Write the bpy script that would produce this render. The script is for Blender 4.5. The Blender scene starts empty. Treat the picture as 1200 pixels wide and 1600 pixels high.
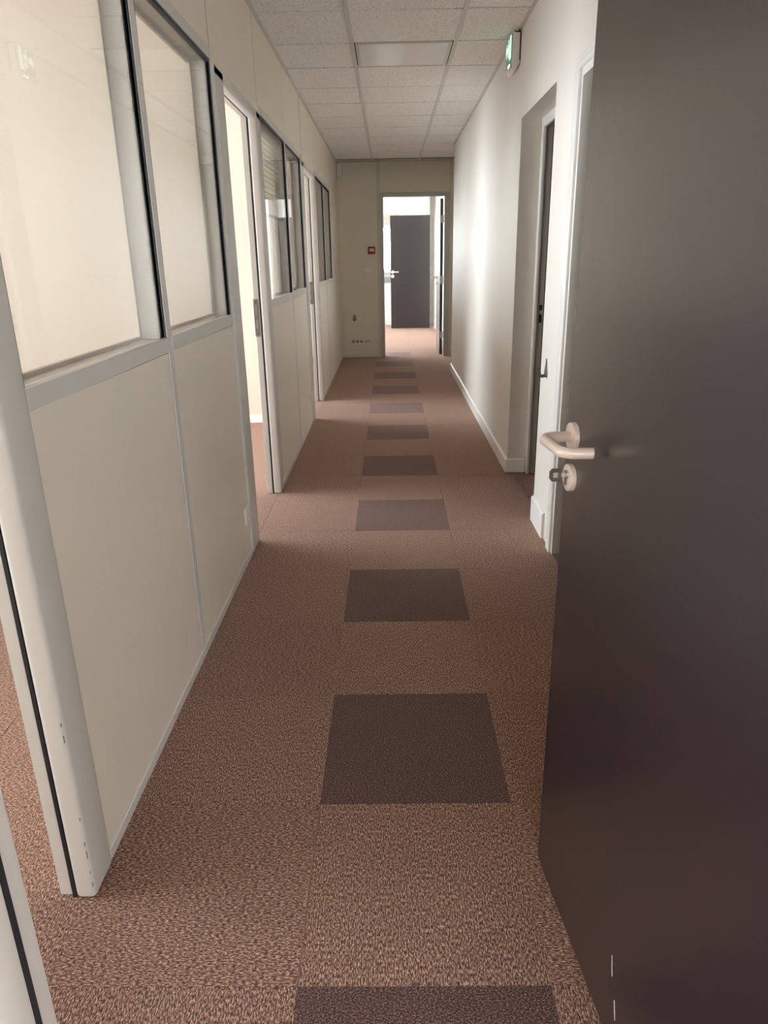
import bpy, bmesh, math, random
from mathutils import Vector, Matrix
random.seed(7)
S = bpy.context.scene
COL = S.collection

# ------------------------------------------------------------------ camera
CAM_H, YAW, PITCH, ROLL, FPX = 1.35294, -0.012918, 0.341445, -0.017622, 1118.4
cy, sy, cp, sp = math.cos(YAW), math.sin(YAW), math.cos(PITCH), math.sin(PITCH)
fw = Vector((sy*cp, cy*cp, -sp)); rt = Vector((cy, -sy, 0)); up = rt.cross(fw)
rt, up = math.cos(ROLL)*rt + math.sin(ROLL)*up, -math.sin(ROLL)*rt + math.cos(ROLL)*up
cam_data = bpy.data.cameras.new('camera'); cam = bpy.data.objects.new('camera', cam_data); COL.objects.link(cam)
cam.matrix_world = Matrix(((rt.x, up.x, -fw.x, 0), (rt.y, up.y, -fw.y, 0), (rt.z, up.z, -fw.z, CAM_H), (0, 0, 0, 1)))
cam_data.sensor_fit = 'VERTICAL'; cam_data.sensor_height = 36; cam_data.sensor_width = 27
cam_data.lens = 36*FPX/1600; cam_data.clip_start = 0.02
S.camera = cam

# ------------------------------------------------------------------ sky and exposure
W = bpy.data.worlds.new('overcast_sky'); S.world = W; W.use_nodes = True
bg = W.node_tree.nodes['Background']; bg.inputs[0].default_value = (0.92, 0.98, 1.04, 1); bg.inputs[1].default_value = 10.0
S.view_settings.view_transform = 'Standard'; S.view_settings.look = 'None'
S.view_settings.gamma = 1; S.view_settings.use_curve_mapping = False
S.view_settings.exposure = 0.7
S.cycles.max_bounces = 16; S.cycles.diffuse_bounces = 10; S.cycles.glossy_bounces = 6
S.cycles.transparent_max_bounces = 24; S.cycles.transmission_bounces = 8
S.cycles.caustics_reflective = False; S.cycles.caustics_refractive = False
S.cycles.sample_clamp_indirect = 8

def portal(loc, rot, sx, sy_):
    d = bpy.data.lights.new('window_portal', 'AREA'); d.shape = 'RECTANGLE'; d.size = sx; d.size_y = sy_
    d.cycles.is_portal = True
    o = bpy.data.objects.new('window_portal', d); COL.objects.link(o); o.location = loc; o.rotation_euler = rot
    return o
# sky light enters by the windows of the rooms along the left, of the far room and by added fill windows behind the camera
for y0, y1 in ((-1.8, 0.2), (0.56, 2.15), (3.40, 5.6), (6.4, 8.6), (11.0, 15.2)):
    portal((-3.15, (y0+y1)/2, 1.30), (0, math.radians(-90), 0), 2.36, y1-y0)
portal((1.1, -1.98, 1.1), (math.radians(90), 0, 0), 2.0, 1.6)  # portal of the added fill window behind the camera
portal((-0.95, 15.69, 1.52), (math.radians(-90), 0, 0), 2.3, 0.9)

# ------------------------------------------------------------------ materials
def mat(name, col, rough=0.5, metal=0.0, spec=0.5, var=0.0, vscale=3.0, bump=0.0, bscale=200.0, coat=0.0):
    m = bpy.data.materials.new(name); m.use_nodes = True
    nt = m.node_tree; b = nt.nodes['Principled BSDF']
    b.inputs['Roughness'].default_value = rough; b.inputs['Metallic'].default_value = metal
    b.inputs['Specular IOR Level'].default_value = spec; b.inputs['Coat Weight'].default_value = coat
    tc = nt.nodes.new('ShaderNodeTexCoord')
    n = nt.nodes.new('ShaderNodeTexNoise'); n.inputs['Scale'].default_value = vscale; n.inputs['Detail'].default_value = 4
    nt.links.new(tc.outputs['Object'], n.inputs['Vector'])
    mx = nt.nodes.new('ShaderNodeMix'); mx.data_type = 'RGBA'
    nt.links.new(n.outputs['Fac'], mx.inputs['Factor'])
    mx.inputs['A'].default_value = [max(0, c*(1-var)) for c in col]+[1]
    mx.inputs['B'].default_value = [min(1, c*(1+var)) for c in col]+[1]
    nt.links.new(mx.outputs['Result'], b.inputs['Base Color'])
    if bump > 0:
        n2 = nt.nodes.new('ShaderNodeTexNoise'); n2.inputs['Scale'].default_value = bscale; n2.inputs['Detail'].default_value = 2
        nt.links.new(tc.outputs['Object'], n2.inputs['Vector'])
        bp = nt.nodes.new('ShaderNodeBump'); bp.inputs['Strength'].default_value = bump; bp.inputs['Distance'].default_value = 0.002
        nt.links.new(n2.outputs['Fac'], bp.inputs['Height']); nt.links.new(bp.outputs['Normal'], b.inputs['Normal'])
    return m

M = {}
M['panel'] = mat('beige_melamine_panel', (0.78, 0.71, 0.60), 0.42, var=0.02, bump=0.08, bscale=600)
M['end_panel'] = mat('shade_toned_beige_panel', (0.70, 0.65, 0.54), 0.45, var=0.03, bump=0.06, bscale=500)  # same beige panels as the partition, their shade put into a darker colour
M['frame'] = mat('offwhite_lacquered_frame', (0.63, 0.60, 0.56), 0.42, var=0.04, vscale=8)
M['grey_frame'] = mat('grey_painted_door_frame', (0.50, 0.50, 0.46), 0.45, var=0.03)
M['white_paint'] = mat('white_satin_paint', (0.82, 0.81, 0.78), 0.35, var=0.02)
M['room_wall'] = mat('cream_room_wall', (0.64, 0.565, 0.48), 0.6, var=0.015, bump=0.05, bscale=400)
M['plaster'] = mat('white_plaster', (0.84, 0.82, 0.78), 0.7, var=0.015, bump=0.1, bscale=120)
M['gasket'] = mat('black_rubber', (0.012, 0.013, 0.018), 0.5)
M['steel'] = mat('brushed_steel', (0.45, 0.43, 0.40), 0.35, metal=1.0, var=0.1, vscale=60)
M['dark_steel'] = mat('bronze_steel', (0.12, 0.10, 0.08), 0.4, metal=0.8)
M['strike_grey'] = mat('dull_grey_steel', (0.22, 0.20, 0.18), 0.45, metal=0.6, var=0.15, vscale=40)
M['black'] = mat('black_hollow', (0.01, 0.01, 0.01), 0.8)
M['strike_dark'] = mat('dark_maroon_strike', (0.05, 0.012, 0.015), 0.4)
M['nylon'] = mat('beige_nylon', (0.66, 0.54, 0.46), 0.28, var=0.02, coat=0.3)
M['white_nylon'] = mat('white_nylon', (0.82, 0.82, 0.82), 0.3)
M['plastic'] = mat('ivory_plastic', (0.76, 0.73, 0.64), 0.4)
M['white_plastic'] = mat('white_plastic', (0.80, 0.80, 0.78), 0.4)
M['grey_plastic'] = mat('grey_plastic', (0.28, 0.27, 0.24), 0.5)
M['red'] = mat('red_plastic', (0.30, 0.012, 0.02), 0.35)
M['label_white'] = mat('white_label', (0.75, 0.68, 0.66), 0.5)
M['slat'] = mat('pale_grey_slat', (0.42, 0.42, 0.38), 0.35)
M['tee'] = mat('white_ceiling_tee', (0.62, 0.60, 0.56), 0.5, var=0.03)
M['diffuser'] = mat('opal_diffuser', (0.80, 0.79, 0.75), 0.3, var=0.01)
M['slab'] = mat('ceiling_void_shade', (0.04, 0.04, 0.04), 0.9)  # slab coloured near black to stand for the unlit plenum
M['dark_room'] = mat('unlit_store_wall_shade', (0.05, 0.045, 0.04), 0.9)  # darkness of the unlit room put into the wall colour
M['concrete'] = mat('exterior_gravel', (0.35, 0.36, 0.33), 0.9, var=0.2)
M['picto'] = mat('white_pictogram', (0.9, 0.95, 0.92), 0.4)

def glass_mat():
    m = bpy.data.materials.new('clear_glass'); m.use_nodes = True; nt = m.node_tree; nt.nodes.clear()
    out = nt.nodes.new('ShaderNodeOutputMaterial'); mix = nt.nodes.new('ShaderNodeMixShader')
    tr = nt.nodes.new('ShaderNodeBsdfTransparent'); tr.inputs[0].default_value = (0.962, 0.968, 0.964, 1)
    gl = nt.nodes.new('ShaderNodeBsdfGlossy'); gl.inputs['Roughness'].default_value = 0.0
    # Schlick reflectance of a thin pane, the same from both sides
    lw = nt.nodes.new('ShaderNodeLayerWeight'); lw.inputs['Blend'].default_value = 0.5
    pw = nt.nodes.new('ShaderNodeMath'); pw.operation = 'POWER'; pw.inputs[1].default_value = 5.0
    fr = nt.nodes.new('ShaderNodeMath'); fr.operation = 'MULTIPLY_ADD'; fr.inputs[1].default_value = 0.9; fr.inputs[2].default_value = 0.035
    nt.links.new(lw.outputs['Facing'], pw.inputs[0]); nt.links.new(pw.outputs[0], fr.inputs[0])
    nt.links.new(fr.outputs[0], mix.inputs[0]); nt.links.new(tr.outputs[0], mix.inputs[1]); nt.links.new(gl.outputs[0], mix.inputs[2])
    nt.links.new(mix.outputs[0], out.inputs[0]); return m
M['glass'] = glass_mat()

def carpet_mat(name, dark, mid, light, stretch=3.0):
    m = bpy.data.materials.new(name); m.use_nodes = True; nt = m.node_tree; b = nt.nodes['Principled BSDF']
    L = nt.links.new
    tc = nt.nodes.new('ShaderNodeTexCoord'); oi = nt.nodes.new('ShaderNodeObjectInfo')
    add = nt.nodes.new('ShaderNodeVectorMath'); add.operation = 'ADD'
    sc_ = nt.nodes.new('ShaderNodeVectorMath'); sc_.operation = 'SCALE'; sc_.inputs['Scale'].default_value = 37.0
    cmb = nt.nodes.new('ShaderNodeCombineXYZ')
    L(oi.outputs['Random'], cmb.inputs[0]); L(oi.outputs['Random'], cmb.inputs[1]); L(cmb.outputs[0], sc_.inputs[0])
    L(tc.outputs['Object'], add.inputs[0]); L(sc_.outputs[0], add.inputs[1])
    mp = nt.nodes.new('ShaderNodeMapping'); mp.inputs['Scale'].default_value = (1.0/stretch, 1, 1); L(add.outputs[0], mp.inputs['Vector'])
    n = nt.nodes.new('ShaderNodeTexNoise'); n.inputs['Scale'].default_value = 330; n.inputs['Detail'].default_value = 3; n.inputs['Roughness'].default_value = 0.75
    L(mp.outputs[0], n.inputs['Vector'])
    r = nt.nodes.new('ShaderNodeValToRGB'); cr = r.color_ramp
    cr.elements[0].position = 0.40; cr.elements[0].color = (*dark, 1); cr.elements[1].position = 0.65; cr.elements[1].color = (*light, 1)
    e = cr.elements.new(0.5); e.color = (*mid, 1)
    L(n.outputs['Fac'], r.inputs[0])
    n3 = nt.nodes.new('ShaderNodeTexNoise'); n3.inputs['Scale'].default_value = 9; n3.inputs['Detail'].default_value = 3; L(add.outputs[0], n3.inputs['Vector'])
    mr = nt.nodes.new('ShaderNodeMapRange'); mr.inputs['To Min'].default_value = 0.88; mr.inputs['To Max'].default_value = 1.12; L(n3.outputs['Fac'], mr.inputs['Value'])
    mul = nt.nodes.new('ShaderNodeVectorMath'); mul.operation = 'SCALE'; L(r.outputs[0], mul.inputs[0]); L(mr.outputs[0], mul.inputs['Scale'])
    # each tile a touch lighter or darker
    mr2 = nt.nodes.new('ShaderNodeMapRange'); mr2.inputs['To Min'].default_value = 0.95; mr2.inputs['To Max'].default_value = 1.05; L(oi.outputs['Random'], mr2.inputs['Value'])
    mul2 = nt.nodes.new('ShaderNodeVectorMath'); mul2.operation = 'SCALE'; L(mul.outputs[0], mul2.inputs[0]); L(mr2.outputs[0], mul2.inputs['Scale'])
    L(mul2.outputs[0], b.inputs['Base Color']); b.inputs['Roughness'].default_value = 0.95; b.inputs['Specular IOR Level'].default_value = 0.15
    b.inputs['Sheen Weight'].default_value = 0.4; b.inputs['Sheen Roughness'].default_value = 0.5; b.inputs['Sheen Tint'].default_value = (0.8, 0.58, 0.48, 1)
    bp = nt.nodes.new('ShaderNodeBump'); bp.inputs['Strength'].default_value = 0.35; bp.inputs['Distance'].default_value = 0.002
    L(n.outputs['Fac'], bp.inputs['Height']); L(bp.outputs['Normal'], b.inputs['Normal'])
    return m
M['carpet'] = carpet_mat('brown_loop_carpet', (0.034, 0.016, 0.0112), (0.178, 0.094, 0.067), (0.64, 0.41, 0.32), 2.8)
M['carpet_dark'] = carpet_mat('plum_brown_carpet', (0.016, 0.008, 0.0075), (0.060, 0.031, 0.029), (0.32, 0.185, 0.17), 1.4)

def door_mat():
    m = bpy.data.materials.new('dark_wenge_laminate'); m.use_nodes = True; nt = m.node_tree; b = nt.nodes['Principled BSDF']; L = nt.links.new
    tc = nt.nodes.new('ShaderNodeTexCoord'); mp = nt.nodes.new('ShaderNodeMapping'); mp.inputs['Scale'].default_value = (1, 1, 0.03); L(tc.outputs['Object'], mp.inputs['Vector'])
    n = nt.nodes.new('ShaderNodeTexNoise'); n.inputs['Scale'].default_value = 160; n.inputs['Detail'].default_value = 4; L(mp.outputs[0], n.inputs['Vector'])
    r = nt.nodes.new('ShaderNodeValToRGB'); r.color_ramp.elements[0].position = 0.3; r.color_ramp.elements[0].color = (0.005, 0.0018, 0.0035, 1)
    r.color_ramp.elements[1].position = 0.75; r.color_ramp.elements[1].color = (0.011, 0.004, 0.007, 1); L(n.outputs['Fac'], r.inputs[0])
    L(r.outputs[0], b.inputs['Base Color']); b.inputs['Roughness'].default_value = 0.30; b.inputs['Specular IOR Level'].default_value = 0.3
    b.inputs['Coat Weight'].default_value = 1.0; b.inputs['Coat IOR'].default_value = 1.65; b.inputs['Coat Roughness'].default_value = 0.29
    bp = nt.nodes.new('ShaderNodeBump'); bp.inputs['Strength'].default_value = 0.12; bp.inputs['Distance'].default_value = 0.0006
    L(n.outputs['Fac'], bp.inputs['Height']); L(bp.outputs['Normal'], b.inputs['Normal']); return m
M['wenge'] = door_mat()

def wallpaper_mat(name, col, kind):
    m = mat(name, col, 0.55, var=0.02, vscale=1.5); nt = m.node_tree; b = nt.nodes['Principled BSDF']; L = nt.links.new
    tc = nt.nodes.new('ShaderNodeTexCoord')
    w = nt.nodes.new('ShaderNodeTexWave'); w.wave_type = 'BANDS'; w.bands_direction = 'DIAGONAL'; w.inputs['Scale'].default_value = 60 if kind == 'weave' else 30
    w.inputs['Distortion'].default_value = 0.6
    n = nt.nodes.new('ShaderNodeTexNoise'); n.inputs['Scale'].default_value = 220
    L(tc.outputs['Object'], w.inputs['Vector']); L(tc.outputs['Object'], n.inputs['Vector'])
    bp = nt.nodes.new('ShaderNodeBump'); bp.inputs['Strength'].default_value = 0.25; bp.inputs['Distance'].default_value = 0.001
    L((w if kind == 'weave' else n).outputs['Fac'], bp.inputs['Height']); L(bp.outputs['Normal'], b.inputs['Normal'])
    return m
M['wall_white'] = wallpaper_mat('white_textured_wallcovering', (0.72, 0.685, 0.635), 'weave')

def tile_mat():
    m = mat('mineral_fibre_tile', (0.70, 0.68, 0.63), 0.9, var=0.03, vscale=3); nt = m.node_tree; b = nt.nodes['Principled BSDF']; L = nt.links.new
    tc = nt.nodes.new('ShaderNodeTexCoord'); oi = nt.nodes.new('ShaderNodeObjectInfo')
    add = nt.nodes.new('ShaderNodeVectorMath'); L(tc.outputs['Object'], add.inputs[0]); L(oi.outputs['Location'], add.inputs[1])
    n = nt.nodes.new('ShaderNodeTexNoise'); n.inputs['Scale'].default_value = 70; n.inputs['Detail'].default_value = 5; n.inputs['Roughness'].default_value = 0.7; L(add.outputs[0], n.inputs['Vector'])
    r = nt.nodes.new('ShaderNodeValToRGB'); r.color_ramp.elements[0].position = 0.34; r.color_ramp.elements[0].color = (0.60, 0.58, 0.545, 1)
    r.color_ramp.elements[1].position = 0.5; r.color_ramp.elements[1].color = (0.86, 0.84, 0.80, 1); L(n.outputs['Fac'], r.inputs[0])
    L(r.outputs[0], b.inputs['Base Color'])
    bp = nt.nodes.new('ShaderNodeBump'); bp.inputs['Strength'].default_value = 0.35; bp.inputs['Distance'].default_value = 0.002
    L(n.outputs['Fac'], bp.inputs['Height']); L(bp.outputs['Normal'], b.inputs['Normal']); return m
M['tile'] = tile_mat()

def emit(name, col, strength):
    m = mat(name, col, 0.3); b = m.node_tree.nodes['Principled BSDF']
    b.inputs['Emission Color'].default_value = (*col, 1); b.inputs['Emission Strength'].default_value = strength; return m
M['exit_green'] = emit('lit_green_sign', (0.015, 0.17, 0.10), 0.5)
M['exit_white'] = emit('lit_white_pictogram', (0.75, 1.0, 0.85), 0.6)
M['led'] = emit('white_led', (0.9, 1.0, 0.95), 3.0)
M['clear_plastic'] = mat('frosted_plastic', (0.62, 0.60, 0.56), 0.25, var=0.05)

# ------------------------------------------------------------------ mesh helpers
def box(bm, x0, x1, y0, y1, z0, z1, bevel=0.0, seg=2):
    v = [bm.verts.new(c) for c in ((x0, y0, z0), (x1, y0, z0), (x1, y1, z0), (x0, y1, z0), (x0, y0, z1), (x1, y0, z1), (x1, y1, z1), (x0, y1, z1))]
    fs = [bm.faces.new([v[i] for i in f]) for f in ((0, 3, 2, 1), (4, 5, 6, 7), (0, 1, 5, 4), (1, 2, 6, 5), (2, 3, 7, 6), (3, 0, 4, 7))]
    if bevel > 0:
        es = {e for f in fs for e in f.edges}
        bmesh.ops.bevel(bm, geom=list(es), offset=bevel, segments=seg, profile=0.5, affect='EDGES')
def prism(bm, pts, axis, lo, hi):
    def P(a, b, c): return {'x': (c, a, b), 'y': (a, c, b), 'z': (a, b, c)}[axis]
    A = [bm.verts.new(P(a, b, lo)) for a, b in pts]; B = [bm.verts.new(P(a, b, hi)) for a, b in pts]
    n = len(pts); bm.faces.new(A[::-1]); bm.faces.new(B)
    for i in range(n): bm.faces.new((A[i], A[(i+1) % n], B[(i+1) % n], B[i]))
    bmesh.ops.recalc_face_normals(bm, faces=bm.faces)
def ring(bm, plane, a0, a1, b0, b1, w, lo, hi):
    """a closed rectangular frame; plane 'x': a=y b=z, extruded along x; plane 'y': a=x b=z"""
    def P(a, b, c): return (c, a, b) if plane == 'x' else (a, c, b)
    o = [(a0, b0), (a1, b0), (a1, b1), (a0, b1)]; i_ = [(a0+w, b0+w), (a1-w, b0+w), (a1-w, b1-w), (a0+w, b1-w)]
    V = [[bm.verts.new(P(a, b, c)) for a, b in q] for c in (lo, hi) for q in (o, i_)]
    for k in range(4):
        j = (k+1) % 4
        bm.faces.new((V[0][k], V[0][j], V[1][j], V[1][k])); bm.faces.new((V[2][k], V[3][k], V[3][j], V[2][j]))
        bm.faces.new((V[0][k], V[2][k], V[2][j], V[0][j])); bm.faces.new((V[1][k], V[1][j], V[3][j], V[3][k]))
    bmesh.ops.recalc_face_normals(bm, faces=bm.faces)
def cyl(bm, p0, p1, r0, r1=None, seg=24, bevel=0.0):
    r1 = r0 if r1 is None else r1
    p0, p1 = Vector(p0), Vector(p1); d = (p1-p0)
    q = d.to_track_quat('Z', 'Y').to_matrix()
    prof = [(r0, 0), (r1, d.length)] if bevel <= 0 else [(r0, 0), (r1, d.length-bevel), (r1-bevel*0.3, d.length-bevel*0.3), (r1-bevel, d.length)]
    rows = [[bm.verts.new(p0+q @ Vector((r*math.cos(2*math.pi*k/seg), r*math.sin(2*math.pi*k/seg), h))) for k in range(seg)] for r, h in prof]
    for a, b in zip(rows, rows[1:]):
        for k in range(seg): bm.faces.new((a[k], a[(k+1) % seg], b[(k+1) % seg], b[k]))
    bm.faces.new(rows[0][::-1]); bm.faces.new(rows[-1])
def fillet(pts, R, n=7):
    pts = [Vector(p) for p in pts]; out = [pts[0]]
    for a, b, c in zip(pts, pts[1:], pts[2:]):
        u, v = (a-b).normalized(), (c-b).normalized(); ang = u.angle(v); t = R/math.tan(ang/2)
        p, q = b+u*t, b+v*t; cen = b+(u+v).normalized()*(R/math.sin(ang/2))
        for k in range(n+1):
            w = (p-cen).lerp(q-cen, k/n).normalized()*R; out.append(cen+w)
    out.append(pts[-1]); return out
def tube(bm, pts, r, seg=16):
    pts = [Vector(p) for p in pts]; rows = []; t0 = (pts[1]-pts[0]).normalized(); nrm = t0.orthogonal().normalized()
    for i, p in enumerate(pts):
        t = ((pts[min(i+1, len(pts)-1)]-pts[i]).normalized()+(pts[i]-pts[max(i-1, 0)]).normalized()).normalized()
        nrm = (nrm-t*nrm.dot(t)).normalized(); bn = t.cross(nrm)
        rows.append([bm.verts.new(p+r*(math.cos(2*math.pi*k/seg)*nrm+math.sin(2*math.pi*k/seg)*bn)) for k in range(seg)])
    for a, b in zip(rows, rows[1:]):
        for k in range(seg): bm.faces.new((a[k], a[(k+1) % seg], b[(k+1) % seg], b[k]))
    bm.faces.new(rows[0][::-1]); bm.faces.new(rows[-1])

def obj(name, build, m, parent=None, smooth=False, label=None, kind=None):
    me = bpy.data.meshes.new(name); bm = bmesh.new(); build(bm); bmesh.ops.recalc_face_normals(bm, faces=bm.faces); bm.to_mesh(me); bm.free()
    me.materials.append(M[m] if isinstance(m, str) else m)
    if smooth:
        for p in me.polygons: p.use_smooth = True
        try: me.set_sharp_from_angle(angle=math.radians(40))
        except Exception: pass
    o = bpy.data.objects.new(name, me); COL.objects.link(o)
    if parent: o.parent = parent
    if label: o['label'] = label
    if kind: o['kind'] = kind
    return o
def bx(name, dims, m, parent=None, bevel=0.0, label=None, kind=None, seg=2):
    return obj(name, lambda b: box(b, *dims, bevel=bevel, seg=seg), m, parent, label=label, kind=kind, smooth=bevel > 0)
def empty(name, loc=(0, 0, 0), rz=0.0, kind=None, label=None, cat=None, group=None):
    o = bpy.data.objects.new(name, None); COL.objects.link(o); o.location = loc; o.rotation_euler[2] = rz; o.empty_display_size = 0.1
    tag(o, label, cat, group, kind); return o
def tag(o, label=None, cat=None, group=None, kind=None):
    for k, v in (('label', label), ('category', cat), ('group', group), ('kind', kind)):
        if v: o[k] = v
    return o
def struct(name, label=None, loc=(0, 0, 0), rz=0.0): return empty(name, loc, rz, 'structure', label)

XL, XR, ZC = -0.69, 0.76, 2.55       # corridor faces of the partition and of the right wall, ceiling height
XB = -0.768                           # room face of the partition
XO = -3.2                             # outer wall of the rooms

# ------------------------------------------------------------------ floor of carpet tiles
floor = obj('floor', lambda b: box(b, -4.6, 3.2, -3.1, 15.9, -0.12, -0.006), 'carpet', kind='structure')
floor['label'] = 'brown carpet tile floor with a row of darker tiles along the corridor'
def tile_mesh(m):
    me = bpy.data.meshes.new('carpet_tile'); bm = bmesh.new()
    h = 0.2498; t = 0.2493
    lo = [bm.verts.new((sx*h, sy_*h, -0.006)) for sx, sy_ in ((-1, -1), (1, -1), (1, 1), (-1, 1))]
    mi = [bm.verts.new((sx*h, sy_*h, -0.0012)) for sx, sy_ in ((-1, -1), (1, -1), (1, 1), (-1, 1))]
    hi = [bm.verts.new((sx*t, sy_*t, 0.0)) for sx, sy_ in ((-1, -1), (1, -1), (1, 1), (-1, 1))]
    for a, b in ((lo, mi), (mi, hi)):
        for k in range(4): bm.faces.new((a[k], a[(k+1) % 4], b[(k+1) % 4], b[k]))
    bm.faces.new(hi); bm.to_mesh(me); bm.free(); me.materials.append(M[m]); return me
TM, TD = tile_mesh('carpet'), tile_mesh('carpet_dark')
def carpet(ix, iy):
    dark = ix == 0 and iy % 2 == 0 and -1 < iy < 21 
    x, y = -0.2+0.5*ix+0.25, 0.516+0.5*iy+0.25
    o = bpy.data.objects.new('carpet_tile', TD if dark else TM); COL.objects.link(o); o.parent = floor
    o.location = (x+random.uniform(-.0005, .0005), y, random.uniform(0, 0.0006)); o.rotation_euler[2] = math.pi/2*((ix+iy) % 2) + math.pi*random.choice((0, 1))
    if dark: o['label'] = 'darker plum-brown carpet tile'
for iy in range(-2, 20):
    for ix in (-1, 0, 1): carpet(ix, iy)
for iy in range(0, 6):
    for ix in (-4, -3, -2): carpet(ix, iy)
for iy in range(5, 12):
    for ix in (-4, -3, -2): carpet(ix, iy)
for iy in range(20, 31):
    for ix in (-2, -1, 0, 1): carpet(ix, iy)
carpet(2, 18); carpet(2, 19)

# ------------------------------------------------------------------ ceiling
ceiling = obj('ceiling', lambda b: box(b, -4.6, 3.2, -3.1, 15.9, ZC+0.05, ZC+0.15), 'slab', kind='structure')
ceiling['label'] = 'suspended ceiling of square mineral fibre tiles'
YG = [4.337+0.5865*k for k in range(-7, 11)]
XG = [XL-0.01, -0.205, 0.41, XR+0.01]
def ctile(x0, x1, y0, y1, tilt=0.0):
    g = 0.0055
    o = obj('ceiling_tile', lambda b: box(b, -(x1-x0)/2+g, (x1-x0)/2-g, -(y1-y0)/2+.0075, (y1-y0)/2-.0075, 0, 0.016), 'tile', ceiling)
    o.location = ((x0+x1)/2, (y0+y1)/2, ZC+0.004); o.rotation_euler[0] = tilt; return o
for j in range(len(YG)-1):
    y0, y1 = YG[j], YG[j+1]
    for i in range(3):
        if i == 1 and abs(y0-4.9235) < 0.01: continue
        x0, x1 = XG[i], XG[i+1]
        if i == 2 and y0 > 9.0: x1 = 1.02
        ctile(x0, x1, y0, min(y1, 10.49), random.uniform(-.004, .004) if not (i == 0 and j in (8, 10)) else 0.012)
for y0, y1 in ((9.03, 9.616), (9.616, 10.2)): ctile(1.02, 1.6, y0, y1)
for x in (-0.205, 0.41, 1.02):
    y0 = YG[0] if x < 1 else 9.1
    obj('main_runner', lambda b: (box(b, x-0.012, x+0.012, y0, 10.49, ZC-0.002, ZC+0.0035)), 'tee', ceiling)
for x0, x1, y0, y1 in ((XL, XL+0.02, YG[0], 10.49), (XR-0.018, XR, YG[0], 9.09), (-0.67, 1.6, 10.47, 10.49)):
    bx('wall_angle', (x0, x1, y0, y1, ZC-0.002, ZC+0.0035), 'tee', ceiling)
# the rooms' plain ceilings
for y0, y1, x1 in ((-3.0, 0.43, 3.1), (0.4, 3.27, XB), (3.37, 6.22, XB), (6.32, 10.5, XB), (10.6, 15.7, 0.9)):
    bx('ceiling_board', (XO, x1, y0, y1, ZC+0.02, ZC+0.045), 'plaster', ceiling)

# square luminaire, switched off
lum = empty('ceiling_light', (0.1025, 5.217, ZC+0.004), label='square opal ceiling light, switched off, between the fibre tiles', cat='ceiling light')
def _lum(b):
    for v in ((-0.29, -0.27, -0.285, 0.285), (0.27, 0.29, -0.285, 0.285), (-0.27, 0.27, -0.285, -0.26), (-0.27, 0.27, 0.26, 0.285)): box(b, *v, -0.003, 0.02)
obj('light_frame', _lum, 'tee', lum)
bx('diffuser', (-0.27, 0.27, -0.26, 0.26, -0.001, 0.006), 'diffuser', lum)

# ------------------------------------------------------------------ left partition
wl = struct('wall_left', 'beige office partition with glazed bays and three doorways')
Z_SILL0, Z_SILL1, Z_HEAD = 1.087, 1.132, 2.087
def lower(y0, y1): bx('lower_panel', (XB, XL, y0+.002, y1-.004, 0.03, Z_SILL0-.001), 'panel', wl, 0.0015, seg=1)
def upper(y0, y1, z0=2.132): bx('upper_panel', (XB, XL, y0+.006, y1-.006, z0, ZC+0.02), 'panel', wl, 0.0015, seg=1)
def post(y0, y1, z0=0.0, z1=2.132): bx('post', (XB-.002, XL+.002, y0, y1, z0, z1), 'frame', wl, 0.0015, seg=1)
def plinth(y0, y1): bx('plinth', (XB-.004, XL+.005, y0, y1, 0.0, 0.032), 'frame', wl, 0.002, seg=1)
NW = [0]
def glazed(y0, y1, label):
    NW[0] += 1
    w = struct('window_%d' % NW[0], label)
    bx('sill_strip', (XL-.008, XL+.004, y0, y1, Z_SILL0, Z_SILL1), 'frame', w, 0.0015, seg=1)
    bx('sill', (XB, XL-.006, y0, y1, Z_SILL0, Z_SILL1-.004), 'frame', w)
    bx('head', (XB, XL-.004, y0, y1, Z_HEAD, Z_HEAD+.044), 'frame', w)
    bx('head_strip', (XL-.006, XL+.003, y0, y1, Z_HEAD+.004, Z_HEAD+.045), 'frame', w, 0.001, seg=1)
    bx('side_liner', (XB, XL-.004, y0, y0+.012, Z_SILL1-.003, Z_HEAD), 'frame', w)
    bx('side_liner', (XB, XL-.004, y1-.012, y1, Z_SILL1-.003, Z_HEAD), 'frame', w)
    obj('gasket', lambda b: ring(b, 'x', y0+.001, y1-.001, Z_SILL1-.016, Z_HEAD+.003, 0.011, XL-.017, XL-.001), 'gasket', w)
    bx('pane', (XL-.012, XL-.007, y0+.006, y1-.006, Z_SILL1+.002, Z_HEAD-.002), 'glass', w)
    obj('glazing_bead', lambda b: ring(b, 'x', y0, y1, Z_SILL1-.024, Z_HEAD+.016, 0.030, XB-.006, XB+.006), 'room_wall', w)
    return w
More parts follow.
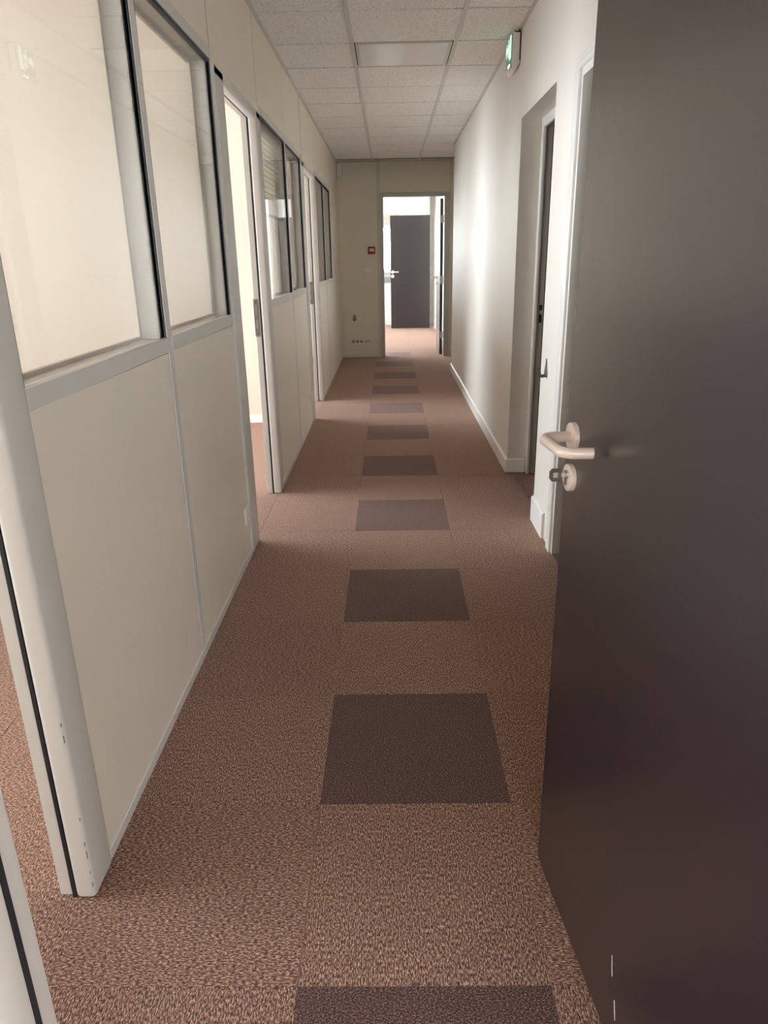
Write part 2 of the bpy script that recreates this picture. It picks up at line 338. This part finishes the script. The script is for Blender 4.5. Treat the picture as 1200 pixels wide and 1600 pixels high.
def doorway(n, y0, y1, jn, jf, label, near=True):
    """metal door frame in the partition: clear opening y0..y1, jamb faces jn and jf wide"""
    d = struct('door_%d' % n, label)
    H = 2.045
    def jamb(ya, yb, side):        # side +1: far jamb, opening lies on its near side
        s = 1 if side > 0 else -1
        e = ya if side > 0 else yb
        bx('jamb', (XL-.036, XL+.010, min(ya, yb), max(ya, yb), 0, H+.045), 'frame', d, 0.012, seg=4)
        q = e + s*0.012; f_ = yb if side > 0 else ya
        bx('jamb_stop', (XB+.002, XL-.044, min(q, f_), max(q, f_), 0, H+.045), 'frame', d, 0.0015, seg=1)
        q2 = e + s*0.004
        bx('gasket', (XL-.044, XL-.036, min(q2, f_), max(q2, f_), 0, H+.02), 'gasket', d)
        if side > 0:
            sp_ = bx('strike_plate', (XL-.079, XL-.050, q-.0025, q, 0.94, 1.145), 'strike_grey', d, 0.0008, seg=1, label='grey steel strike plate')
            for za, zb in ((0.985, 1.035), (1.055, 1.115)): bx('slot', (XL-.071, XL-.059, q-.0030, q-.0024, za, zb), 'grey_plastic', sp_)
            for zc in (0.957, 1.130): obj('screw', lambda b: cyl(b, (XL-.064, q-.0024, zc), (XL-.064, q-.0035, zc), 0.0035, seg=10), 'black', sp_)
    jamb(y1, y1+jf, 1)
    if near: jamb(y0-jn, y0, -1)
    bx('head_jamb', (XL-.036, XL+.010, y0-(jn if near else 0), y1+jf, H, H+.045), 'frame', d, 0.008, seg=3)
    bx('head_stop', (XB+.002, XL-.044, y0, y1, H+.010, H+.045), 'frame', d)
    bx('head_gasket', (XL-.044, XL-.036, y0, y1, H+.004, H+.045), 'gasket', d)
    return d
doorway(2, 0.56, 1.225, 0.03, 0.108, 'off-white doorway frame nearest the camera, opening to the first room')
for z, h_, y in ((0.035, .012, 1.2262), (0.075, .004, 1.2258), (0.115, .02, 1.2268), (0.15, .01, 1.2262), (0.22, .006, 1.2266), (0.42, .018, 1.2268), (0.46, .008, 1.2264)):
    bx('scuff', (XL+.0068, XL+.0076, y-.002, y+.002, z, z+h_), 'grey_plastic', bpy.data.objects['door_2'])
lower(1.335, 2.258); lower(2.300, 3.225); lower(4.300, 5.300); lower(5.335, 6.205); lower(7.300, 8.190); lower(8.228, 9.080); 
for y0, y1 in ((9.080, 9.80), (9.80, 10.500)):
    bx('full_panel', (XB, XL, y0+.002, y1-.002, 0.03, ZC+.02), 'panel', wl, 0.0015, seg=1)
for y0, y1 in ((2.258, 2.300), (5.300, 5.335), (8.190, 8.228)): post(y0, y1)
for y0, y1 in ((1.335, 3.225), (4.300, 6.205), (7.300, 10.495)): plinth(y0, y1)
post(3.208, 3.225, Z_SILL0, 2.132); post(4.300, 4.318, Z_SILL0, 2.132); post(6.188, 6.205, Z_SILL0, 2.132); post(7.300, 7.315, Z_SILL0, 2.132); post(9.062, 9.080, Z_SILL0, 2.132)
glazed(1.335, 2.258, 'large clear glass pane nearest the camera in the left partition')
glazed(2.300, 3.208, 'second clear glass pane of the first room in the left partition')
doorway(3, 3.400, 4.170, 0.175, 0.130, 'off-white doorway frame of the middle room, door open, bright wall behind')
w3 = glazed(4.318, 5.300, 'glass pane of the middle room with a venetian blind half lowered')
glazed(5.335, 6.188, 'bare glass pane of the middle room beside the third doorway')
doorway(4, 6.350, 7.180, 0.145, 0.120, 'off-white doorway frame farthest along the left partition')
glazed(7.315, 8.190, 'bare glass pane of the last room on the left')
glazed(8.228, 9.062, 'farthest glass pane on the left with a lowered blind')
for y0, y1 in ((0.56, 1.30), (1.30, 2.265), (2.265, 3.222), (3.222, 4.282), (4.282, 5.312), (5.312, 6.300), (6.340, 7.300), (7.300, 8.210), (8.210, 9.080)):
    upper(y0, y1, 2.092 if y0 in (0.56, 3.222, 6.340) else 2.133)
post(6.302, 6.338, 2.132, ZC+0.02)
for y in (1.300, 2.265, 3.222, 4.282, 5.312, 6.299, 6.341, 7.300, 8.210, 9.080): bx('joint_seal', (XL-.03, XL-.0015, y-.006, y+.006, 2.135, ZC+.02), 'gasket', wl)
for y in (2.2565, 5.2985, 8.1885): bx('joint_seal', (XL-.03, XL-.001, y-.0025, y+.0015, 0.032, Z_SILL0), 'gasket', wl)
bx('joint_seal', (XL-.03, XL-.001, 9.797, 9.803, 0.032, ZC+.02), 'gasket', wl)

# venetian blinds behind two of the panes
def blind(y0, y1, zb, zt, label):
    o = empty('venetian_blind', (XL-0.042, (y0+y1)/2, zt), label=label, cat='blind', group='venetian blinds behind the partition glass')
    hw = (y1-y0)/2
    bx('headrail', (-.014, .014, -hw, hw, -.026, 0), 'slat', o, 0.002)
    me = None; z = -0.045; k = 0
    while z > zb-zt+0.03:
        if me is None:
            s = obj('slat', lambda b: prism(b, [(-.0125, -.001), (-.006, .0010), (0, .0017), (.006, .0010), (.0125, -.001), (0, .0009)], 'y', -hw, hw), 'slat', o); me = s.data
        else:
            s = bpy.data.objects.new('slat', me); COL.objects.link(s); s.parent = o
        s.location = (0, 0, z); s.rotation_euler[1] = math.radians(18+random.uniform(-5, 5)); z -= 0.030
    bx('bottom_rail', (-.013, .013, -hw, hw, zb-zt, zb-zt+.014), 'slat', o, 0.003)
    for y in (-hw*0.6, 0.1*hw, hw*0.7):
        obj('cord', lambda b: tube(b, [(.0135, y, -.02), (.0135, y, zb-zt+.01)], 0.0012, 6), 'grey_plastic', o)
    return o
blind(4.345, 5.275, 1.60, 2.080, 'half-lowered pale venetian blind in the middle room beside its doorway')
blind(8.255, 9.035, 1.455, 2.080, 'pale venetian blind behind the farthest pane of the left partition')

# ------------------------------------------------------------------ right wall
WT = 0.175
wr = obj('wall_right', lambda b: prism(b, [(0.53, 0), (2.36, 0), (2.36, 2.075), (3.20, 2.075), (3.20, 0), (3.665, 0), (3.665, 2.083), (4.57, 2.083), (4.57, 0), (9.1, 0), (9.1, ZC+.04), (0.53, ZC+.04)], 'x', XR, XR+WT), 'wall_white', kind='structure')
wr['label'] = 'white textured wall on the right with two door openings'
def skirting(side, pts, h=0.092, t=0.014, m='white_paint'):
    """profile along a polyline of floor points, thickness to the left of travel"""
    n = len(pts); off = []
    for i in range(n):
        d0 = Vector(pts[i])-Vector(pts[i-1]) if i else None; d1 = Vector(pts[i+1])-Vector(pts[i]) if i < n-1 else None
        ns = [Vector((-d.y, d.x)).normalized() for d in (d0, d1) if d is not None]
        nn = sum(ns, Vector((0, 0))); nn = nn/ (nn.dot(ns[0])) if len(ns) > 1 else ns[0]
        off.append(nn)
    def build(b):
        prof = [(0, 0), (t, 0), (t, h-.008), (t*.45, h), (0, h)]
        rows = [[b.verts.new((p[0]+o.x*a, p[1]+o.y*a, z)) for a, z in prof] for p, o in zip(pts, off)]
        for r0, r1 in zip(rows, rows[1:]):
            for k in range(5): b.faces.new((r0[k], r0[(k+1) % 5], r1[(k+1) % 5], r1[k]))
        b.faces.new(rows[0][::-1]); b.faces.new(rows[-1])
    return obj('baseboard_'+side, build, m, kind='structure')
skirting('right', [(0.868, 4.571), (XR, 4.571), (XR, 9.1)])
for o_ in [o for o in bpy.data.objects if o.name.startswith('baseboard_right')]: o_['label'] = 'white skirting board along the right wall'
skirting('right', [(XR, 3.375), (XR, 3.662)], 0.135)

# door opening in the recess, door ajar to an unlit store
d5 = struct('door_5', 'recessed white-framed doorway on the right, dark door ajar to an unlit room')
XD = XR+0.115
bx('casing', (XD, XD+.022, 4.515, 4.57, 0, 2.083), 'white_paint', d5, 0.006)
bx('casing', (XD, XD+.022, 3.665, 3.715, 0, 2.083), 'white_paint', d5, 0.006)
bx('casing_head', (XD, XD+.022, 3.715, 4.515, 2.028, 2.083), 'white_paint', d5, 0.006)
bx('jamb', (XD+.022, XR+WT, 4.535, 4.57, 0, 2.05), 'frame', d5)
bx('jamb', (XD+.022, XR+WT, 3.665, 3.70, 0, 2.05), 'frame', d5)
bx('head_jamb', (XD+.022, XR+WT, 3.70, 4.535, 2.045, 2.083), 'frame', d5)
for za, zb in ((1.075, 1.105), (1.0, 1.05)):
    bx('strike_slot', (XD+.036, XD+.052, 4.533, 4.5352, za-.04, zb-.04), 'black', d5)
def leaf(parent, w, h, t=0.04):
    """door leaf along +y from the hinge at the origin, thickness along -x"""
    return bx('leaf', (-t, 0, 0, w, 0.008, h), 'wenge', parent, 0.0015, seg=1)
lf = empty('leaf', (XR+WT-.005, 3.705, 0), -math.radians(24)); lf.parent = d5  # unseen leaf, its angle set to keep light out of the store
obj('leaf_board', lambda b: box(b, 0.0, 0.04, 0, 0.82, 0.008, 2.04, 0.0015, 1), 'wenge', lf, smooth=True)
# unlit store behind it
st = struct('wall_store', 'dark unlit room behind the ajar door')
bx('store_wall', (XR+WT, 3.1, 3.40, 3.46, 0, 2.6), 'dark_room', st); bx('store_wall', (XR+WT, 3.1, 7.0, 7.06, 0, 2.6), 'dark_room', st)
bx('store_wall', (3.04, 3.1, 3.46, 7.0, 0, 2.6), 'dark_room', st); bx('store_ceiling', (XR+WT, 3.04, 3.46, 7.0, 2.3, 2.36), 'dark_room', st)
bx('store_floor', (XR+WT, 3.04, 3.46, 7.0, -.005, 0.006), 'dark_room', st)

# nearer doorway on the right with white casing
d6 = struct('door_6', 'white-cased doorway on the right, half hidden by the dark door')
def casing_profile(y0, y1, z0, z1): bx('casing', (XR-.016, XR+.004, y0, y1, z0, z1), 'white_paint', d6, 0.005, seg=3)
casing_profile(3.185, 3.255, 0, 2.029)
bx('casing_bead', (XR-.009, XR+.002, 3.255, 3.272, 0, 2.0595), 'white_paint', d6, 0.003)
casing_profile(2.30, 2.37, 0, 2.029); casing_profile(2.30, 3.255, 2.03, 2.06)
bx('casing_bead', (XR-.009, XR+.002, 2.28, 3.272, 2.06, 2.079), 'white_paint', d6, 0.003)
bx('jamb', (XR-.004, XR+.034, 3.165, 3.20, 0, 2.03), 'white_paint', d6, 0.002)
bx('jamb', (XR+.034, XR+WT, 3.182, 3.20, 0, 2.03), 'room_wall', d6)
bx('jamb', (XR-.004, XR+WT, 2.36, 2.395, 0, 2.03), 'white_paint', d6, 0.002)
bx('head_jamb', (XR-.004, XR+WT, 2.395, 3.165, 2.0, 2.03), 'white_paint', d6)
bx('leaf', (XR+.13, XR+WT-.003, 2.40, 3.18, 0.008, 2.0), 'wenge', d6)
bx('threshold', (XR-.002, XR+.06, 2.395, 3.165, 0.0005, 0.007), 'steel', d6, 0.002, label='grey metal threshold strip')

# ------------------------------------------------------------------ end wall with the far doorway
YE = 10.5
we = struct('wall_end', 'beige panelled wall closing the corridor, shade put into its colour')
bx('panel', (-0.69, -0.153, YE, YE+.09, 0.03, ZC+.02), 'end_panel', we, .0015, seg=1)
bx('post', (-0.150, -0.128, YE-.003, YE+.09, 0, ZC+.02), 'end_panel', we, .0015, seg=1)
bx('panel', (-0.125, 0.827, YE, YE+.09, 2.175, ZC+.02), 'end_panel', we, .0015, seg=1)
bx('post', (0.83, 0.85, YE-.003, YE+.09, 0, ZC+.02), 'end_panel', we, .0015, seg=1)
bx('panel', (0.853, 1.66, YE, YE+.09, 0.0, ZC+.02), 'end_panel', we, .0015, seg=1)
bx('plinth', (-0.69, -0.128, YE-.005, YE+.09, 0, 0.03), 'frame', we, .002, seg=1)
bx('corner_strip', (-0.69, -0.655, YE-.004, YE+.002, 0.03, ZC), 'end_panel', we, .0015, seg=1)
bx('alcove_panel', (1.60, 1.66, 9.1, YE, 0, ZC+.04), 'wall_white', we)
bx('alcove_panel', (XR+WT, 1.66, 9.04, 9.1, 0, ZC+.04), 'wall_white', we)
bx('light_block_board', (-0.80, -0.128, YE+.04, YE+.06, 0, ZC+.02), 'gasket', we); bx('light_block_board', (-0.128, 0.83, YE+.04, YE+.06, 2.18, ZC+.02), 'gasket', we); bx('light_block_board', (0.832, 1.66, YE+.04, YE+.06, 0, ZC+.02), 'gasket', we)  # added unseen boards that block light leaking through the panel gaps
d7 = struct('door_7', 'doorway at the end of the corridor, dark door swung open into the far room')
bx('jamb', (-0.128, -0.075, YE-.012, YE+.10, 0, 2.175), 'grey_frame', d7, .004)
bx('jamb', (0.755, 0.83, YE-.012, YE+.10, 0, 2.175), 'grey_frame', d7, .004)
bx('head_jamb', (-0.075, 0.755, YE-.012, YE+.10, 2.122, 2.175), 'grey_frame', d7, .004)

def handle(parent, x, y, z, out, along, U=False, m='nylon', key=True, R=0.026, suffix=''):
    """lever handle on a leaf face; out = unit vector off the face, along = direction of the lever"""
    o = empty('handle', (x, y, z)); o.parent = parent
    O, A = Vector(out), Vector(along)
    obj('rosette', lambda b: cyl(b, (0, 0, 0), O*0.010, R, seg=32, bevel=0.003), m, o, smooth=True)
    pts = [O*0.006, O*0.062, O*0.062+A*0.115] + ([O*0.012+A*0.122] if U else [])
    obj('lever', lambda b: tube(b, fillet(pts, 0.021), 0.0098), m, o, smooth=True)
    if key:
        K = Vector((0, 0, -0.079))
        es = empty('escutcheon', (x, y, z-.079)); es.parent = parent
        obj('cover', lambda b: cyl(b, (0, 0, 0), O*0.010, R, seg=32, bevel=0.003), m, es, smooth=True)
        obj('lock_cylinder', lambda b: (cyl(b, O*0.009+Vector((0, 0, .006)), O*0.0125+Vector((0, 0, .006)), 0.0085, seg=20)), 'steel', es, smooth=True)
        obj('keyway', lambda b: box(b, -.004, .004, -.003, .003, -.014, -.001), 'dark_steel', es).location = O*0.0095
    return o

# far doorway's leaf, hinged on the right and swung straight back
lf7 = bx('leaf', (0.708, 0.748, YE+.115, YE+.90, 0.012, 2.10), 'wenge', d7, .0015, seg=1)
handle(d7, 0.708, YE+.83, 1.06, (-1, 0, 0), (0, -1, 0), m='white_nylon')
for z in (0.29, 1.04, 1.84):
    obj('hinge', lambda b: (box(b, 0.716, 0.752, YE+.108, YE+.116, z-.05, z+.05, .001, 1)), 'steel', d7)
    obj('hinge_pin', lambda b: cyl(b, (0.754, YE+.106, z-.052), (0.754, YE+.106, z+.052), 0.008, seg=14), 'steel', d7, smooth=True)

# ------------------------------------------------------------------ near doorway the camera looks out of, with its dark door
wn = obj('wall_near', lambda b: prism(b, [(-3.2, 0), (-0.42, 0), (-0.42, 2.10), (0.485, 2.10), (0.485, 0), (3.1, 0), (3.1, ZC+.04), (-3.2, ZC+.04)], 'y', 0.425, 0.525), 'panel', kind='structure')
wn['label'] = 'beige partition with the doorway the camera stands behind'
d1 = struct('door_1', 'large dark wenge door standing open on the right, beige lever handle and key')
for s, e in ((-1, -0.36), (1, 0.437)):
    a, b_ = sorted((e, e+s*0.075))
    bx('jamb', (a, b_, 0.482, 0.530, 0, 2.05+.06), 'frame', d1, 0.004)
    e2 = e-s*0.012; a, b_ = sorted((e2, e+s*0.075))
    bx('jamb_stop', (a, b_, 0.405, 0.482, 0, 2.05+.06), 'frame', d1, 0.004)
    a, b_ = sorted((e2+s*.001, e))
    bx('gasket', (a, b_, 0.482, 0.490, 0, 2.05), 'gasket', d1)
bx('head_jamb', (-0.36, 0.437, 0.482, 0.530, 2.05, 2.11), 'frame', d1, .004)
bx('head_stop', (-0.36, 0.437, 0.405, 0.482, 2.038, 2.11), 'frame', d1, .004)
bx('strike_plate', (-0.3605, -0.3575, 0.496, 0.526, 0.925, 1.12), 'strike_dark', d1, label='dark maroon strike plate')
# leaf: visible face from the free edge (0.335, 1.314) back to the hinge; local y runs from hinge to free edge
HX, HY = 0.4186, 0.5184
ang = math.atan2(-(0.335-HX), 1.314-HY)
def dloc(s, off, z):        # s metres from the hinge, off metres off the visible face
    dy = Vector((-math.sin(ang), math.cos(ang), 0)); nx = Vector((-math.cos(ang), -math.sin(ang), 0))
    return Vector((HX, HY, 0))+dy*s+nx*off+Vector((0, 0, z))
DW = 0.818
def at_door(o): o.location = (HX, HY, 0); o.rotation_euler[2] = ang; return o
at_door(obj('leaf', lambda b: box(b, 0.0, 0.040, 0.0, DW, 0.007, 2.04, 0.0012, 1), 'wenge', d1, smooth=True))
dy = Vector((-math.sin(ang), math.cos(ang), 0)); nx = Vector((-math.cos(ang), -math.sin(ang), 0))
hp = dloc(DW-.040, 0, 1.037)
handle(d1, hp.x, hp.y, hp.z, nx, -dy, U=True, m='nylon')
bx_latch = at_door(obj('latch_plate', lambda b: box(b, 0.010, 0.030, DW, DW+.0015, 0.90, 1.12), 'steel', d1))
for z in (0.25, 1.02, 1.80):
    p = dloc(-0.006, 0.004, z); obj('hinge', lambda b: cyl(b, p-Vector((0, 0, .05)), p+Vector((0, 0, .05)), 0.008, seg=14), 'steel', d1, smooth=True)
for s0, z0, s1, z1 in ((0.412, 0.190, 0.403, 0.150), (0.385, 0.115, 0.375, 0.080)):
    a, b_ = dloc(s0, 0.0003, z0), dloc(s1, 0.0003, z1)
    obj('scratch', lambda b: tube(b, [a, b_], 0.0005, 5), 'label_white', d1)
# key left in the lock
kp = dloc(DW-.040, 0.0125, 1.037-.079+.006)
key = empty('key', kp, ang, label='bronze key left in the lock of the dark door', cat='key')
obj('key_shaft', lambda b: box(b, -.010, 0.004, -.0012, .0012, -.004, .004), 'steel', key)
obj('key_bow', lambda b: (prism(b, [(-.031, -.006), (-.031, .007), (-.026, .0125), (-.011, .0125), (-.008, .006), (-.008, -.006), (-.011, -.0125), (-.026, -.0125)], 'y', -.0014, .0014)), 'dark_steel', key)
obj('key_stamp', lambda b: box(b, -.024, -.015, -.0020, .0020, -.005, .005), 'steel', key)

# ------------------------------------------------------------------ rooms along the left
def divider(y0, y1, name, label):
    return tag(bx(name, (XO, XB-.001, y0, y1, 0, ZC+.03), 'room_wall', kind='structure'), label)
divider(3.272, 3.372, 'wall_room_first', 'cream wall seen through the first glass panes')
divider(6.215, 6.315, 'wall_room_middle', 'cream wall seen through the middle doorway')
bx('baseboard_room', (-3.19, XB-.01, 6.207, 6.215, 0, 0.07), 'white_paint', kind='structure')
bx('baseboard_room', (-3.19, XB-.01, 3.264, 3.272, 0, 0.07), 'white_paint', kind='structure')
divider(10.5, 10.6, 'wall_room_last', 'cream wall at the end of the last room')
bx('trim_1', (XB-.05, XB-.012, 3.258, 3.272, 0, ZC), 'room_wall', kind='structure')
wo = struct('wall_outer', 'outer wall of the rooms with windows')
wins = [(-1.8, 0.2), (0.56, 2.15), (3.40, 5.6), (6.4, 8.6), (11.0, 15.2)]  # unseen openings sized for the light; the first, behind the camera, added as fill
zs0, zs1 = 0.12, 2.48
bx('parapet', (XO-.1, XO, -3.0, 15.8, 0, zs0), 'room_wall', wo); bx('lintel', (XO-.1, XO, -3.0, 15.8, zs1, ZC+.04), 'room_wall', wo)
edges = [-3.0]+[v for w in wins for v in w]+[15.8]
for a, b_ in zip(edges[::2], edges[1::2]): bx('pier', (XO-.1, XO, a, b_, zs0, zs1), 'room_wall', wo)
for i, (a, b_) in enumerate(wins):
    w = struct('window_%d' % (7+i), 'unseen white framed outside window, sized for its daylight')
    obj('window_frame', lambda b: ring(b, 'x', a, b_, zs0, zs1, 0.05, XO-.08, XO-.03), 'white_paint', w)
    bx('mullion', (XO-.075, XO-.035, (a+b_)/2-.03, (a+b_)/2+.03, zs0+.05, zs1-.05), 'white_paint', w)
    bx('pane', (XO-.058, XO-.053, a+.05, b_-.05, zs0+.05, zs1-.05), 'glass', w)

# ------------------------------------------------------------------ far room
bx('wall_far_right', (0.90, 1.0, 10.6, 14.80, 0, ZC+.04), 'plaster', kind='structure')
bx('trim_2', (0.875, 0.90, 14.74, 14.80, 0, 2.14), 'grey_frame', kind='structure')
wf = struct('wall_far', 'white wall at the back of the far room with a window')
bx('parapet', (-3.2, 0.2, 15.7, 15.8, 0, 1.07), 'plaster', wf); bx('lintel', (-3.2, 0.2, 15.7, 15.8, 1.97, ZC+.04), 'plaster', wf)
bx('pier', (-3.2, -2.1, 15.7, 15.8, 1.07, 1.97), 'plaster', wf); bx('pier', (0.2, 3.0, 15.7, 15.8, 0, ZC+.04), 'plaster', wf)
bx('roller_box', (-2.1, 0.2, 15.60, 15.70, 1.97, 2.17), 'frame', wf, .004)
bx('sill', (-2.15, 0.22, 15.60, 15.70, 1.035, 1.07), 'frame', wf, .004)
bx('cable_duct', (-2.6, 0.22, 15.66, 15.70, 0.86, 0.97), 'slat', wf, .004)
w = struct('window_12', 'bright outside window at the back of the far room')
obj('window_frame', lambda b: ring(b, 'y', -2.1, 0.2, 1.07, 1.97, 0.05, 15.72, 15.77), 'white_paint', w)
bx('pane', (-2.05, 0.15, 15.745, 15.75, 1.12, 1.92), 'glass', w)
bx('trim_3', (0.74, 0.83, 15.60, 15.70, 0, ZC), 'white_paint', kind='structure')
bx('baseboard_far', (-3.19, 0.9, 15.685, 15.70, 0, 0.08), 'white_paint', kind='structure')
bx('wall_far_side', (2.2, 2.3, 14.7, 15.8, 0, ZC+.04), 'plaster', kind='structure')
bx('wall_far_side', (1.0, 2.2, 14.70, 14.80, 0, ZC+.04), 'plaster', kind='structure')
d8 = struct('door_8', 'dark wenge door standing open across the far room')
bx('leaf', (0.022, 0.788, 14.76, 14.80, 0.014, 2.105), 'wenge', d8, .0015, seg=1)
handle(d8, 0.062, 14.76, 1.083, (0, -1, 0), (1, 0, 0), m='white_nylon', R=0.03)
obj('leaf_mark', lambda b: (prism(b, [(0.285, 0.80), (0.300, 0.80), (0.303, 0.84), (0.296, 0.875), (0.288, 0.84)], 'y', 14.7585, 14.7605)), 'gasket', d8)
for z in (0.3, 1.05, 1.85): obj('hinge', lambda b: cyl(b, (0.798, 14.772, z-.05), (0.798, 14.772, z+.05), 0.009, seg=12), 'steel', d8, smooth=True)

# ------------------------------------------------------------------ room behind the camera
wb = struct('wall_behind', 'unseen wall behind the camera holding the added fill window')
bx('parapet', (-3.2, 3.1, -2.1, -2.0, 0, 0.30), 'plaster', wb); bx('lintel', (-3.2, 3.1, -2.1, -2.0, 1.90, ZC+.04), 'plaster', wb)
bx('pier', (-3.2, 0.1, -2.1, -2.0, 0.30, 1.90), 'plaster', wb); bx('pier', (2.1, 3.1, -2.1, -2.0, 0.30, 1.90), 'plaster', wb)
w = struct('window_13', 'unseen window added behind the camera for fill light')  # added opening, placed and sized to brighten the near end of the corridor
obj('window_frame', lambda b: ring(b, 'y', 0.1, 2.1, 0.30, 1.90, 0.05, -2.08, -2.03), 'white_paint', w)
for x in (1.1,): bx('mullion', (x-.03, x+.03, -2.075, -2.035, 0.35, 1.85), 'white_paint', w)
bx('pane', (0.15, 2.05, -2.058, -2.053, 0.35, 1.85), 'glass', w)
tag(bx('wall_behind_right', (3.0, 3.1, -2.0, 0.43, 0, ZC+.04), 'plaster', kind='structure'), 'plain white side wall behind the camera')
# ------------------------------------------------------------------ things on the walls
# lit exit sign on the right wall
ex = empty('exit_sign', (XR, 4.805, 2.447), label='lit green running-man exit sign high on the right wall', cat='exit sign')
Y0, Y1, ZA, ZB = -0.105, 0.105, -0.088, 0.088
obj('housing', lambda b: prism(b, [(0.0, ZA+.032), (-.020, ZA), (-.048, ZA), (-.048, ZB), (0.0, ZB)], 'y', Y0, Y1), 'white_plastic', ex)
sg = bx('sign_face', (-.053, -.048, Y0+.004, Y1-.004, -.044, ZB-.004), 'exit_green', ex, .001, seg=1)
def flat(name, pts): obj(name, lambda b: prism(b, [(y*0.55, z*0.86+.004) for y, z in pts], 'x', -.0545, -.053), 'exit_white', sg)
flat('pictogram_door', [(-.165, -.045), (-.095, -.045), (-.095, .088), (-.165, .088)])
flat('pictogram_body', [(-.075, -.04), (-.055, -.045), (-.028, -.005), (0.0, -.022), (.022, -.018), (.018, -.004), (.002, -.006), (-.012, .02), (-.005, .045), (.015, .028), (.03, .034), (.012, .058), (-.03, .062), (-.058, .035), (-.05, .026), (-.032, .042), (-.04, .008)])
obj('pictogram_head', lambda b: cyl(b, (-.053, .003, .069), (-.0545, .003, .069), 0.009, seg=14), 'exit_white', sg)
flat('pictogram_arrow', [(.05, .012), (.11, .012), (.11, -.018), (.17, .028), (.11, .072), (.11, .042), (.05, .042)])
tl = bx('test_lens', (-.056, -.048, Y0+.004, Y1-.004, ZA+.002, -.048), 'clear_plastic', ex, .002)
for y in (-.07, -.03): obj('led', lambda b: cyl(b, (-.056, y, -.068), (-.0585, y, -.068), 0.006, seg=12), 'led', tl)
obj('cable', lambda b: tube(b, fillet([(-.004, Y0-.004, -.05), (-.004, Y0-.004, ZB+.004), (-.03, Y0+.02, ZB+.005), (-.03, Y0+.03, 0.104)], 0.004, 4), 0.003, 8), 'gasket', ex)

# manual call point
al = empty('fire_call_point', (-0.240, YE, 1.450), label='red manual fire alarm call point on the end wall', cat='fire alarm')
bx('housing', (-.048, .048, -.045, 0, -.048, .048), 'red', al, .006)
bx('break_glass', (-.031, .031, -.0465, -.044, -.014, .022), 'label_white', al, .001, seg=1)
def bar(a, b_, z0, z1): bx('printed_mark', (a, b_, -.0472, -.0464, z0, z1), 'red', al)
bar(-.018, .018, .002, .006)
# switches
sw = empty('light_switch', (-0.308, YE, 1.190), label='ivory double light switch under the red call point', cat='light switch')
bx('switch_plate', (-.050, .050, -.012, 0, -.042, .042), 'white_plastic', sw, .004)
for x in (-.022, .022): bx('rocker', (x-.017, x+.017, -.018, -.011, -.027, .027), 'white_plastic', sw, .003)
# grey cable outlet
co = empty('cable_outlet', (-0.505, YE, 0.560), label='small grey cable outlet low on the end wall', cat='cable outlet')
obj('outlet_hood', lambda b: prism(b, [(-.022, -.04), (.022, -.04), (.026, -.01), (.018, .025), (0, .042), (-.018, .025), (-.026, -.01)], 'y', -.022, 0), 'grey_plastic', co)
obj('cable_stub', lambda b: tube(b, fillet([(0, -.018, -.03), (0, -.034, -.03), (0, -.034, -.052)], .008, 4), .006, 10), 'gasket', co)
# triple socket
ts = empty('triple_socket', (-0.470, YE, 0.222), label='white triple power socket near the floor on the end wall', cat='power socket')
bx('socket_box', (-.095, .095, -.038, 0, -.038, .032), 'white_plastic', ts, .005)
for x in (-.058, 0, .058):
    rim = obj('socket', lambda b: cyl(b, (x, -.037, 0.004), (x, -.0405, 0.004), 0.023, seg=20), 'grey_plastic', ts, smooth=True)
obj('power_cable', lambda b: tube(b, fillet([(.09, -.018, 0), (.13, -.014, 0.0), (.17, -.012, .012)], .03, 4), .006, 8), 'grey_plastic', ts)
# beige box in the top corner
sb = empty('wall_sounder', (-0.655, YE, 2.44), label='slim beige alarm box in the top left corner of the end wall', cat='alarm box')
bx('housing', (-.030, .038, -.055, 0, -.065, .105), 'plastic', sb, .008, seg=3)
bx('grille', (-.018, .026, -.0565, -.054, -.045, -.035), 'plastic', sb)
# sockets on the left partition
def socket(y, z, label):
    o = empty('power_outlet', (XL, y, z), label=label, cat='power socket', group='single sockets on the left partition')
    bx('outlet_plate', (0, .011, -.042, .042, -.042, .042), 'plastic', o, .004)
    obj('outlet_well', lambda b: cyl(b, (.0105, 0, 0), (.0118, 0, 0), .023, seg=24), 'plastic', o, smooth=True)
    wl_ = o.children[-1]
    obj('well_rim', lambda b: tube(b, [(.0116, .0235*math.cos(t*math.pi/12), .0235*math.sin(t*math.pi/12)) for t in range(25)], .0016, 6), 'label_white', o, smooth=True)
    for y_ in (-.0095, .0095): obj('pin_hole', lambda b: cyl(b, (.0115, y_, 0), (.0121, y_, 0), .0028, seg=10), 'black', o)
    return o
socket(3.165, 0.222, 'ivory power socket under the second glass pane, beside the doorway')
socket(6.120, 0.235, 'small far power socket beside the farthest left doorway')
# metal hook on the right wall
hk = empty('coat_hook', (XR, 3.535, 0.815), label='small metal triple coat hook on the white wall', cat='hook')
obj('back_plate', lambda b: prism(b, [(-.034, -.028), (.034, -.028), (.034, -.006), (.006, .062), (-.006, .062), (-.034, -.006)], 'x', -.003, 0), 'strike_grey', hk)
for y in (-.027, 0, .027):
    obj('prong', lambda b: tube(b, fillet([(-.001, y, -.020), (-.032, y, -.024), (-.036, y, .010)], .008, 4), .0032, 8), 'dark_steel', hk, smooth=True)
